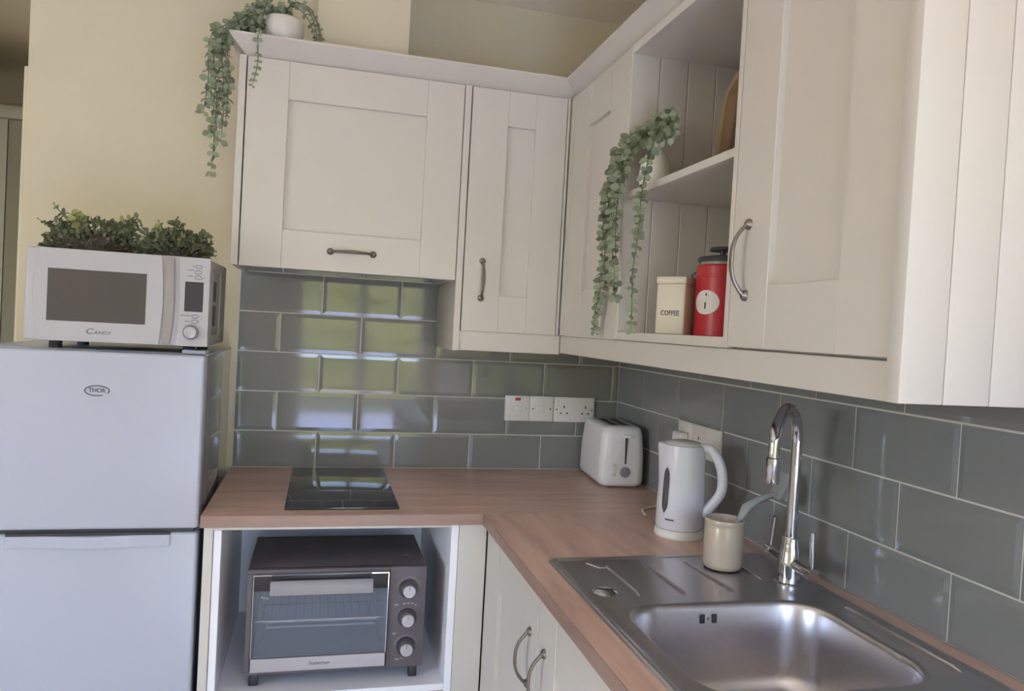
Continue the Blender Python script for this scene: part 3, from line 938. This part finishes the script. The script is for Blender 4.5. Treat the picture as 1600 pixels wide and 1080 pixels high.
for k in range(5):
    a = GA + R(6 + 4.5 * k)
    MB().box(-0.0018, 0.0018, -0.0588, -0.0574, 0.0, 0.0034, mtx=Matrix.Translation((0, 0, 0.0455)) @ Matrix.Rotation(a + PI / 2, 4, 'Z')).build('maker_mark', 'ink', kt)
MB().tube([Vector((kd.x * 0.066, kd.y * 0.066, 0.060)), Vector((kd.x * 0.080, kd.y * 0.080, 0.058))], [0.009, 0.007], 12).build('switch', 'greyplastic', kt)

# ------------------------------------------------------------------ sink
SX0, SX1, SY0, SY1 = -0.545, -0.040, -1.640, -0.980
BX0, BX1, BY0, BY1 = -0.4960, -0.1190, -1.5850, -1.2560
sk = thing('kitchen_sink', 'stainless steel inset sink with drainer and single bowl', 'sink', (0, 0, W))
L = []
for off, z in ((0, 0.0002), (0.001, 0.0040), (0.004, 0.0055), (0.010, 0.0055), (0.014, 0.0028), (0.018, 0.0022)):
    L.append(rrect(SX0 + off, SX1 - off, SY0 + off, SY1 - off, 0.016 - off * 0.5, z))
for off, z in ((-0.012, 0.0022), (-0.007, 0.0040), (-0.002, 0.0036), (0.002, 0.0), (0.005, -0.008), (0.009, -0.06), (0.014, -0.125), (0.024, -0.150), (0.045, -0.162), (0.080, -0.165)):
    L.append(rrect(BX0 + off, BX1 - off, BY0 + off, BY1 - off, max(0.012, 0.072 - off * 0.7), z))
MB().loops(L, False, True).build('bowl_and_deck', 'steel', sk, 70)
for (xa, ya), (xb, yb) in (((-0.434, -1.035), (-0.436, -1.205)), ((-0.3500, -1.022), (-0.3420, -1.205)), ((-0.2500, -1.022), (-0.2400, -1.205)), ((-0.1420, -1.022), (-0.1420, -1.140))):
    MB().tube([(xa, ya, 0.0018), (xa + (xb - xa) * .06, ya + (yb - ya) * .06, 0.0035), (xa + (xb - xa) * .94, ya + (yb - ya) * .94, 0.0035), (xb, yb, 0.0018)], [0.002, 0.0032, 0.0032, 0.002], 8).build('drainer_ridge', 'steel', sk)
MB().tube([(-0.470, -1.015, 0.0022), (-0.452, -1.048, 0.0030), (-0.436, -1.046, 0.0022)], 0.0018, 6).build('drainer_ridge', 'steel', sk)
MB().tube([(-0.0690, -1.300, 0.0015), (-0.0690, -1.315, 0.0042), (-0.0690, -1.545, 0.0042), (-0.0690, -1.560, 0.0015)], [0.002, 0.0045, 0.0045, 0.002], 8).build('deck_ridge', 'steel', sk)
MB().lathe([(0.0, 0.0075), (0.016, 0.0070), (0.021, 0.0045), (0.024, 0.0022), (0.0, 0.0018)], 28, (-0.4920, -1.1780, 0)).build('waste_control', 'chrome', sk)
for dx in (-0.012, 0.012):
    MB().box(-0.3255 + dx - 0.0045, -0.3255 + dx + 0.0045, BY1 - 0.0095, BY1 - 0.0055, -0.0300, -0.0140, bev=0.001, seg=1).build('overflow_slot', 'slot', sk)
MB().tube([(-0.3255, BY1 - 0.006, -0.022), (-0.3255, BY1 - 0.010, -0.022)], [0.003, 0.002], 10).build('overflow_screw', 'chrome', sk)
MB().lathe([(0.0, -0.1640), (0.030, -0.1635), (0.040, -0.1630), (0.042, -0.1648)], 28, (-0.3075, -1.4200, 0)).build('waste_outlet', 'chrome', sk)

# ------------------------------------------------------------------ mixer tap
TX, TY = -0.0985, -1.1680
tp = thing('mixer_tap', 'chrome swan-neck mixer tap with two lever handles', 'tap', (TX, TY, W))
MB().lathe([(0.0, 0.0022), (0.026, 0.0022), (0.0265, 0.006), (0.024, 0.008), (0.0235, 0.012), (0.0225, 0.040), (0.0185, 0.074), (0.0165, 0.078), (0.0165, 0.094), (0.0145, 0.097), (0.0, 0.097)], 36).build('tap_body', 'chrome', tp)
nv = Vector((-0.1105, -0.0880, 0))
nl = nv.length
nd = nv.normalized()
pts = [Vector((0, 0, 0.090)), Vector((0, 0, 0.20)), Vector((0, 0, 0.262))]
zc, rr = 0.285, nl / 2
for k in range(0, 17):
    a = PI - PI * k / 16
    pts.append(nd * (rr + rr * math.cos(a)) + Vector((0, 0, zc + rr * math.sin(a))))
pts.append(nd * nl + Vector((0, 0, 0.262)))
MB().tube(pts, 0.0108, 18).build('spout', 'chrome', tp, 60)
MB().tube([nd * nl + Vector((0, 0, z)) for z in (0.270, 0.268, 0.224, 0.221)], [0.0112, 0.0130, 0.0135, 0.0120], 20).build('spout_nozzle', 'chrome', tp)
for s, y1, zt, lean in ((1, 0.074, 0.122, -0.012), (-1, -0.078, 0.122, 0.004)):
    bl = MB().tube([(0, s * 0.010, 0.046), (0, y1 * 0.80, 0.050 if s > 0 else 0.044), (0, y1 * 0.80, 0.050 if s > 0 else 0.044), (0, y1, 0.051 if s > 0 else 0.044)], [0.0105, 0.0105, 0.0128, 0.0120], 20).build('lever_barrel', 'chrome', tp)
    MB().tube([(0, y1 * 0.90, 0.054), (0, y1 * 0.90 + lean, zt)], [0.0042, 0.0048], 12).build('lever', 'chrome', bl)

# ------------------------------------------------------------------ crock and dish brush
cr = thing('utensil_crock', 'cream stoneware crock standing on the sink drainer', 'crock', (-0.1855, -1.0640, W + 0.0040))
MB().lathe([(0.0, 0.0), (0.036, 0.0), (0.0395, 0.003), (0.0405, 0.012), (0.0405, 0.086), (0.0392, 0.090), (0.0400, 0.094), (0.0405, 0.100), (0.0392, 0.103), (0.0372, 0.102), (0.0366, 0.095), (0.0362, 0.010), (0.0, 0.008)], 40).build('crock_body', 'stone', cr, 50)
br = thing('dish_brush', 'translucent grey dish brush leaning out of the cream crock', 'brush', (-0.1855, -1.0640, W))
MB().tube([(-0.012, 0.018, 0.016), (0.010, 0.004, 0.060), (0.030, -0.006, 0.104), (0.044, -0.006, 0.128), (0.070, -0.004, 0.144), (0.100, 0.000, 0.152), (0.116, -0.004, 0.158)], [0.004, 0.005, 0.006, 0.011, 0.008, 0.006, 0.006], 12).build('handle', 'brush', br, 60)
MB().prism([(0.108, 0.150), (0.120, 0.150), (0.138, 0.200), (0.132, 0.205)], 'y', -0.028, 0.014, bev=0.002).build('brush_head', 'brush', br)
MB().prism([(0.121, 0.149), (0.150, 0.134), (0.160, 0.176), (0.138, 0.196)], 'y', -0.025, 0.011, bev=0.002).build('bristles', 'bristle', br)

# ------------------------------------------------------------------ things on the shelves
cf = thing('coffee_canister', 'square cream coffee canister lettered in black on the lower shelf', 'canister', (-0.2650, -0.9420, 0.4858 + W), R(-50))
CW = 0.0335
MB().box(-CW, CW, -CW, CW, 0.0, 0.111, bev=0.004, seg=3).build('canister_body', 'tin', cf)
MB().box(-CW - 0.002, CW + 0.002, -CW - 0.002, CW + 0.002, 0.110, 0.1265, bev=0.004, seg=3).build('lid', 'tin', cf)
text('canister_lettering', 'COFFEE', 0.0155, 'slot', cf, (0, -CW - 0.0003, 0.046), bold=0.0002, sx=0.80)
MB().tube([(0.022, 0.026, 0.127), (0.022, 0.026, 0.134), (0.030, 0.026, 0.140), (0.036, 0.026, 0.136)], 0.0022, 8).build('clip', 'darklid', cf)

rt_ = thing('red_tin', 'red storage tin with oval white label and dark knobbed lid', 'canister', (-0.1900, -0.9980, 0.4858 + W), 0.0)
MB().lathe([(0.0, 0.0), (0.052, 0.0), (0.0535, 0.002), (0.0535, 0.126), (0.0545, 0.127), (0.0545, 0.131), (0.0535, 0.132), (0.0535, 0.150), (0.050, 0.154), (0.0, 0.154)], 44).build('tin_body', 'redtin', rt_)
MB().lathe([(0.0, 0.153), (0.046, 0.153), (0.046, 0.160), (0.0, 0.160)], 36).build('seal', 'clear', rt_)
ld_ = MB().lathe([(0.0, 0.160), (0.050, 0.160), (0.053, 0.166), (0.050, 0.171), (0.020, 0.176), (0.006, 0.178), (0.006, 0.186), (0.0, 0.186)], 36).build('lid', 'darklid', rt_)
MB().lathe([(0.0, 0.185), (0.026, 0.185), (0.028, 0.188), (0.026, 0.193), (0.0, 0.194)], 30).build('lid_knob', 'darklid', ld_)
t = bmesh.new()
LA = math.atan2(-2.46 + 1.018, -1.023 + 0.195) - R(34)
cen = t.verts.new((math.cos(LA) * 0.0541, math.sin(LA) * 0.0541, 0.072))
prev = None
for q in (0.25, 0.5, 0.75, 1.0):
    ring = []
    for k in range(28):
        a = 2 * PI * k / 28
        th = LA + q * 0.031 * math.cos(a) / 0.0535
        ring.append(t.verts.new((math.cos(th) * 0.0541, math.sin(th) * 0.0541, 0.072 + q * 0.026 * math.sin(a))))
    for k in range(28):
        k2 = (k + 1) % 28
        t.faces.new((cen, ring[k], ring[k2]) if prev is None else (prev[k], ring[k], ring[k2], prev[k2]))
    prev = ring
b = MB()
b._merge(t)
lb = b.build('oval_label', 'label', rt_, 60)
for da, z, h in ((0.0, 0.058, 0.014), (0.03, 0.086, 0.005)):
    th = LA + da
    MB().box(-0.0016, 0.0016, -0.0546, -0.0540, z, z + h, mtx=Matrix.Rotation(th + PI / 2, 4, 'Z')).build('label_print', 'slot', lb)

ty = thing('serving_tray', 'wooden serving tray with clipped corners leaning on the upper shelf', 'tray', (-0.085, -0.980, 0.8225 + W), RZ)
tray_m = Matrix.Rotation(R(-5), 4, 'X')
oct_o = [(-0.19, 0.0), (0.19, 0.0), (0.19, 0.235), (0.180, 0.262), (0.150, 0.290), (0.110, 0.305), (-0.110, 0.305), (-0.150, 0.290), (-0.180, 0.262), (-0.19, 0.235)]
oct_i = [(-0.174, 0.016), (0.174, 0.016), (0.174, 0.232), (0.166, 0.254), (0.141, 0.277), (0.106, 0.289), (-0.106, 0.289), (-0.141, 0.277), (-0.166, 0.254), (-0.174, 0.232)]
b = MB()
b.loops([[(x, 0.0, z) for x, z in oct_o], [(x, -0.034, z) for x, z in oct_o], [(x, -0.034, z) for x, z in oct_i], [(x, 0.0, z) for x, z in oct_i], [(x, 0.0, z) for x, z in oct_o]])
b.bm.transform(tray_m)
b.build('tray_frame', 'traywood', ty, 20)
b = MB().prism([(x * 1.01, z) for x, z in oct_i], 'y', -0.006, -0.001)
b.bm.transform(tray_m)
b.build('tray_base', 'trayweave', ty)


# ------------------------------------------------------------------ plants
def leaf_mesh(name, m, L=0.014, Wd=0.011, fold=0.15):
    t = bmesh.new()
    out = [(0, 0)] + [(0.5 * Wd * math.sin(PI * u) ** 0.75, L * u) for u in (0.15, 0.4, 0.68, 0.9)]
    mid = [t.verts.new((0, y, 0)) for _, y in out] + [t.verts.new((0, L, 0))]
    for s in (-1, 1):
        sd = [t.verts.new((s * x, y, abs(x) * fold * 2)) for x, y in out[1:]]
        t.faces.new((mid[0], sd[0], mid[1]) if s > 0 else (mid[0], mid[1], sd[0]))
        for k in range(3):
            q = (mid[k + 1], sd[k], sd[k + 1], mid[k + 2])
            t.faces.new(q if s > 0 else q[::-1])
        q = (mid[4], sd[3], mid[5])
        t.faces.new(q if s > 0 else q[::-1])
    for f in t.faces:
        f.smooth = True
    me = bpy.data.meshes.new(name)
    t.to_mesh(me)
    t.free()
    me.materials.append(M[m])
    return me


LEAF = leaf_mesh('leaf', 'leaf')
LEAF_B = leaf_mesh('leaf', 'leaf2', 0.020, 0.012, 0.2)
LEAF_Y = leaf_mesh('leaf', 'leaf3', 0.020, 0.013, 0.2)


BATCH = []


def put_leaf(parent, me, p, d, nrm, s):
    y = Vector(d).normalized()
    z = (Vector(nrm) - y * Vector(nrm).dot(y))
    if z.length < 1e-4:
        z = y.orthogonal()
    z.normalize()
    x = y.cross(z)
    BATCH.append((s, parent, me, Matrix(((x.x, y.x, z.x, p[0]), (x.y, y.y, z.y, p[1]), (x.z, y.z, z.z, p[2]), (0, 0, 0, 1))) @ Matrix.Diagonal((s, s, s, 1))))


def flush(plant, most=290):
    """the largest leaves become parts of their vine, the many small ones one joined part"""
    BATCH.sort(key=lambda a: -a[0])
    for s, parent, me, mx in BATCH[:most]:
        o = link_mesh('leaf', me, parent)
        o.matrix_basis = mx
    rest = BATCH[most:]
    if rest:
        bm = bmesh.new()
        for s, parent, me, mx in rest:
            n0 = len(bm.verts)
            bm.from_mesh(me)
            bm.verts.ensure_lookup_table()
            bmesh.ops.transform(bm, matrix=mx, verts=bm.verts[n0:])
        me = bpy.data.meshes.new('small_leaves')
        bm.to_mesh(me)
        bm.free()
        me.materials.append(rest[0][2].materials[0])
        link_mesh('small_leaves', me, plant)['kind'] = 'stuff'
    BATCH.clear()


def catmull(pts, n):
    P = [Vector(p) for p in pts]
    P = [P[0] * 2 - P[1]] + P + [P[-1] * 2 - P[-2]]
    out = []
    m = len(P) - 3
    for i in range(n + 1):
        u = min(i / n * m, m - 1e-6)
        k = int(u)
        f = u - k
        a, b, c, d = P[k:k + 4]
        out.append(0.5 * ((2 * b) + (c - a) * f + (2 * a - 5 * b + 4 * c - d) * f * f + (3 * b - a - 3 * c + d) * f ** 3))
    return out


def vine(plant, pts, pairs, size=1.0, face=(-0.5, -0.85, 0.1), me=None, taper=0.35):
    cv = catmull(pts, max(10, pairs))
    v = MB().tube(cv, [0.0013] * (len(cv) - 2) + [0.001, 0.0006], 5).build('vine', 'stem', plant)
    n = len(cv)
    for i in range(1, pairs + 1):
        u = i / pairs
        p = cv[min(n - 1, int(u * (n - 1)))]
        q = cv[min(n - 1, int(u * (n - 1)) + 1)] - cv[max(0, int(u * (n - 1)) - 1)]
        q.normalize()
        ang = random.uniform(0, PI)
        side = q.orthogonal().normalized()
        side = Matrix.Rotation(ang, 3, q) @ side
        for s in (-1, 1):
            d = side * s * 0.9 + q * random.uniform(0.1, 0.7) + Vector((0, 0, random.uniform(-0.3, 0.15)))
            nr = Vector(face) + Vector((random.uniform(-.7, .7), random.uniform(-.7, .7), random.uniform(-.6, .6)))
            put_leaf(v, me or LEAF, p, d, nr, size * (1 - taper * u) * random.uniform(0.75, 1.2))
    return v


# trailing plant in a white pot on top of the wide wall unit
p1 = thing('trailing_plant', 'trailing green plant in a white pot on top of the wall units', 'plant', (0, 0, W))
MB().lathe([(0.0, 0.0), (0.036, 0.0), (0.041, 0.006), (0.054, 0.040), (0.057, 0.074), (0.054, 0.078), (0.050, 0.074), (0.046, 0.060), (0.0, 0.058)], 36, (-1.166, -0.262, 1.218)).build('pot', 'pot', p1, 50)
top = Vector((-1.172, -0.262, 1.285))
for k, (dx, dy, zb, mx) in enumerate(((-0.150, -0.290, 0.855, 0), (-0.163, -0.315, 0.905, 1), (-0.143, -0.335, 0.935, 0), (-0.170, -0.345, 1.000, 1), (-0.138, -0.300, 1.030, 0), (-0.155, -0.265, 1.065, 1), (-0.165, -0.300, 0.960, 0), (-0.128, -0.350, 0.985, 1), (-0.176, -0.285, 1.040, 0))):
    x = -1.166 + dx
    y = dy
    e = random.uniform(-0.008, 0.008)
    vine(p1, [top + Vector((-0.01, -0.01 * (k % 3), 0)), (-1.215 - 0.008 * (k % 3), -0.272 - 0.01 * (k % 4), 1.318 - 0.008 * k), (-1.275 - 0.004 * (k % 2), y, 1.262 - 0.004 * k), (x - 0.004, y - 0.006, 1.196), (x + e, y, (1.19 + zb) / 2), (x + e * 1.5 - 0.006, y, zb)], int(8 + (1.30 - zb) * 62), 1.6, (-0.2, -0.95, 0.1), None, 0.12)
vine(p1, [top, (-1.205, -0.31, 1.322), (-1.212, -0.372, 1.255), (-1.219, -0.398, 1.195), (-1.217, -0.396, 1.13), (-1.228, -0.394, 1.072)], 18, 1.25, (-0.2, -0.95, 0.1))
for dx, dy in ((0.065, -0.045), (0.078, -0.02), (0.060, 0.0), (0.072, -0.055)):
    vine(p1, [top, (-1.145, -0.265 + dy * 0.5, 1.338), (-1.166 + dx, -0.262 + dy, 1.318), (-1.166 + dx + 0.022, -0.262 + dy, 1.272), (-1.166 + dx + 0.026, -0.262 + dy, 1.235)], 13, 1.1, (0, -1, 0.2))
for k in range(7):
    a = R(40 + 45 * k)
    vine(p1, [top, top + Vector((0.025 * math.cos(a) - 0.02, 0.025 * math.sin(a), 0.03)), top + Vector((0.055 * math.cos(a) - 0.035, 0.045 * math.sin(a), 0.040 + 0.012 * (k % 3)))], 7, 1.6, (0, -0.9, 0.4))

flush(p1)
# trailing plant in a white bottle vase on the open shelf
p2 = thing('trailing_plant', 'trailing eucalyptus in a white bottle vase on the open shelf', 'plant', (0, 0, W))
VX, VY, VZ = -0.296, -0.856, 0.8208
MB().lathe([(0.0, 0.0), (0.030, 0.0), (0.0345, 0.004), (0.0365, 0.030), (0.0330, 0.056), (0.0220, 0.078), (0.0145, 0.090), (0.0140, 0.108), (0.0155, 0.112), (0.0125, 0.112), (0.0110, 0.092), (0.0, 0.090)], 36, (VX, VY, VZ)).build('vase', 'pot', p2, 60)
tp2 = Vector((VX, VY, VZ + 0.110))
F2 = (-0.5, -0.85, 0.0)
vl = [
    [(-0.318, -0.835, 0.950), (-0.345, -0.775, 0.930), (-0.358, -0.735, 0.860), (-0.362, -0.715, 0.760), (-0.362, -0.720, 0.640), (-0.362, -0.700, 0.550), (-0.362, -0.698, 0.482)],
    [(-0.318, -0.845, 0.955), (-0.348, -0.800, 0.925), (-0.362, -0.765, 0.850), (-0.366, -0.745, 0.760), (-0.364, -0.742, 0.660), (-0.362, -0.720, 0.580), (-0.362, -0.706, 0.530)],
    [(-0.320, -0.850, 0.945), (-0.350, -0.820, 0.920), (-0.364, -0.800, 0.850), (-0.368, -0.795, 0.760), (-0.366, -0.798, 0.680), (-0.364, -0.815, 0.610), (-0.364, -0.825, 0.560)],
    [(-0.322, -0.855, 0.940), (-0.352, -0.838, 0.900), (-0.366, -0.822, 0.830), (-0.368, -0.812, 0.740), (-0.366, -0.818, 0.660)],
    [(-0.312, -0.900, 0.950), (-0.345, -0.945, 0.905), (-0.358, -0.945, 0.830), (-0.362, -0.935, 0.760), (-0.362, -0.930, 0.690), (-0.362, -0.915, 0.620), (-0.362, -0.920, 0.560), (-0.362, -0.925, 0.492)],
    [(-0.314, -0.910, 0.945), (-0.350, -0.960, 0.900), (-0.366, -0.965, 0.840), (-0.368, -0.950, 0.770), (-0.366, -0.945, 0.700)],
    [(-0.300, -0.905, 0.955), (-0.310, -0.960, 0.950), (-0.335, -1.010, 0.920)],
    [(-0.300, -0.910, 0.950), (-0.325, -0.970, 0.935), (-0.345, -1.000, 0.890)],
    [(-0.290, -0.885, 0.965), (-0.300, -0.930, 0.975), (-0.325, -0.975, 0.955)],
    [(-0.298, -0.862, 0.955), (-0.300, -0.860, 0.985)],
    [(-0.320, -0.842, 0.950), (-0.352, -0.790, 0.915), (-0.366, -0.755, 0.840), (-0.368, -0.730, 0.750), (-0.366, -0.735, 0.690)],
    [(-0.320, -0.850, 0.940), (-0.356, -0.810, 0.890), (-0.368, -0.790, 0.800), (-0.368, -0.780, 0.720)],
    [(-0.300, -0.915, 0.945), (-0.320, -0.985, 0.930), (-0.345, -1.035, 0.890)],
]
for i, P in enumerate(vl):
    ln = sum((Vector(a) - Vector(c)).length for a, c in zip(P, P[1:])) + 0.03
    vine(p2, [tuple(tp2)] + P, max(6, int(ln * (80 if i < 4 else 66))), 1.75 if i not in (4,) else 1.5, F2, None, 0.3)

flush(p2)


# two low bushy plants on top of the microwave
def bush(label, cx, cy, hw, hd, hh, nst, sprig):
    p = thing('bushy_plant', label, 'plant', (cx, cy, mz1 + W))
    b = MB()
    t = bmesh.new()
    bmesh.ops.create_icosphere(t, subdivisions=3, radius=1.0)
    for v in t.verts:
        z = max(v.co.z, 0.0)
        k = 1 + random.uniform(-0.10, 0.10)
        v.co = Vector((v.co.x * hw * 0.90 * k, v.co.y * hd * 0.8 * k, z * hh * 0.50 * k))
    b._merge(t)
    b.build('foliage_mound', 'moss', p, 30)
    for i in range(620):                                 # fine foliage over and around the mound
        th = random.uniform(0, 2 * PI)
        ph = math.asin(random.uniform(0.0, 1.0))
        dv = Vector((math.cos(th) * math.cos(ph), math.sin(th) * math.cos(ph), math.sin(ph)))
        if dv.y > 0.2:
            dv.y *= -0.7
        k = random.uniform(0.78, 1.0)
        q = Vector((dv.x * hw * k, dv.y * hd * k, dv.z * hh * 0.68 * k + 0.006))
        d = dv + Vector((random.uniform(-.9, .9), random.uniform(-.9, .5), random.uniform(0.0, .9)))
        put_leaf(p, LEAF_B, q, d, Vector((random.uniform(-.8, .8), -0.7, random.uniform(0, .9))), random.uniform(0.45, 0.75))
    for i in range(nst):
        th = 2 * PI * i / nst * 2.618 + random.uniform(-0.2, 0.2)
        ph = math.asin(random.uniform(0.15, 0.98))
        dv = Vector((math.cos(th) * math.cos(ph), math.sin(th) * math.cos(ph), math.sin(ph)))
        if dv.y > 0.2:
            dv.y *= -0.6
        e = Vector((dv.x * hw * 0.95, dv.y * hd, dv.z * hh * 0.86 + 0.012))
        me = LEAF_Y if dv.z > 0.60 and random.random() < 0.65 else LEAF_B
        vine(p, [e * 0.35, e * 0.72 + Vector((0, 0, 0.006)), e + Vector((random.uniform(-.008, .008), 0, random.uniform(0, .008)))], 7, random.choice((0.85, 0.95, 1.15, 1.35)), (0.1, -0.8, 0.5), me, 0.2)
    for dx, dz, sc in sprig:
        e = Vector((dx * hw, -0.2 * hd, dz * hh))
        vine(p, [e * 0.5, e * 0.8, e], 7, sc, (0.1, -0.9, 0.3), LEAF_B, 0.3)
    flush(p)
    return p


bush('larger dark green bushy plant on the left of the microwave top', -1.567, -0.440, 0.112, 0.075, 0.112, 18, ((-0.80, 0.98, 0.6), (-1.05, 0.62, 0.6), (-0.95, 0.30, 0.7), (0.85, 0.80, 1.2), (0.95, 0.62, 1.2)))
bush('smaller dark green bushy plant on the right of the microwave top', -1.380, -0.440, 0.086, 0.070, 0.092, 17, ((0.98, 0.55, 0.6), (-0.5, 0.95, 0.7), (1.02, 0.25, 0.6)))
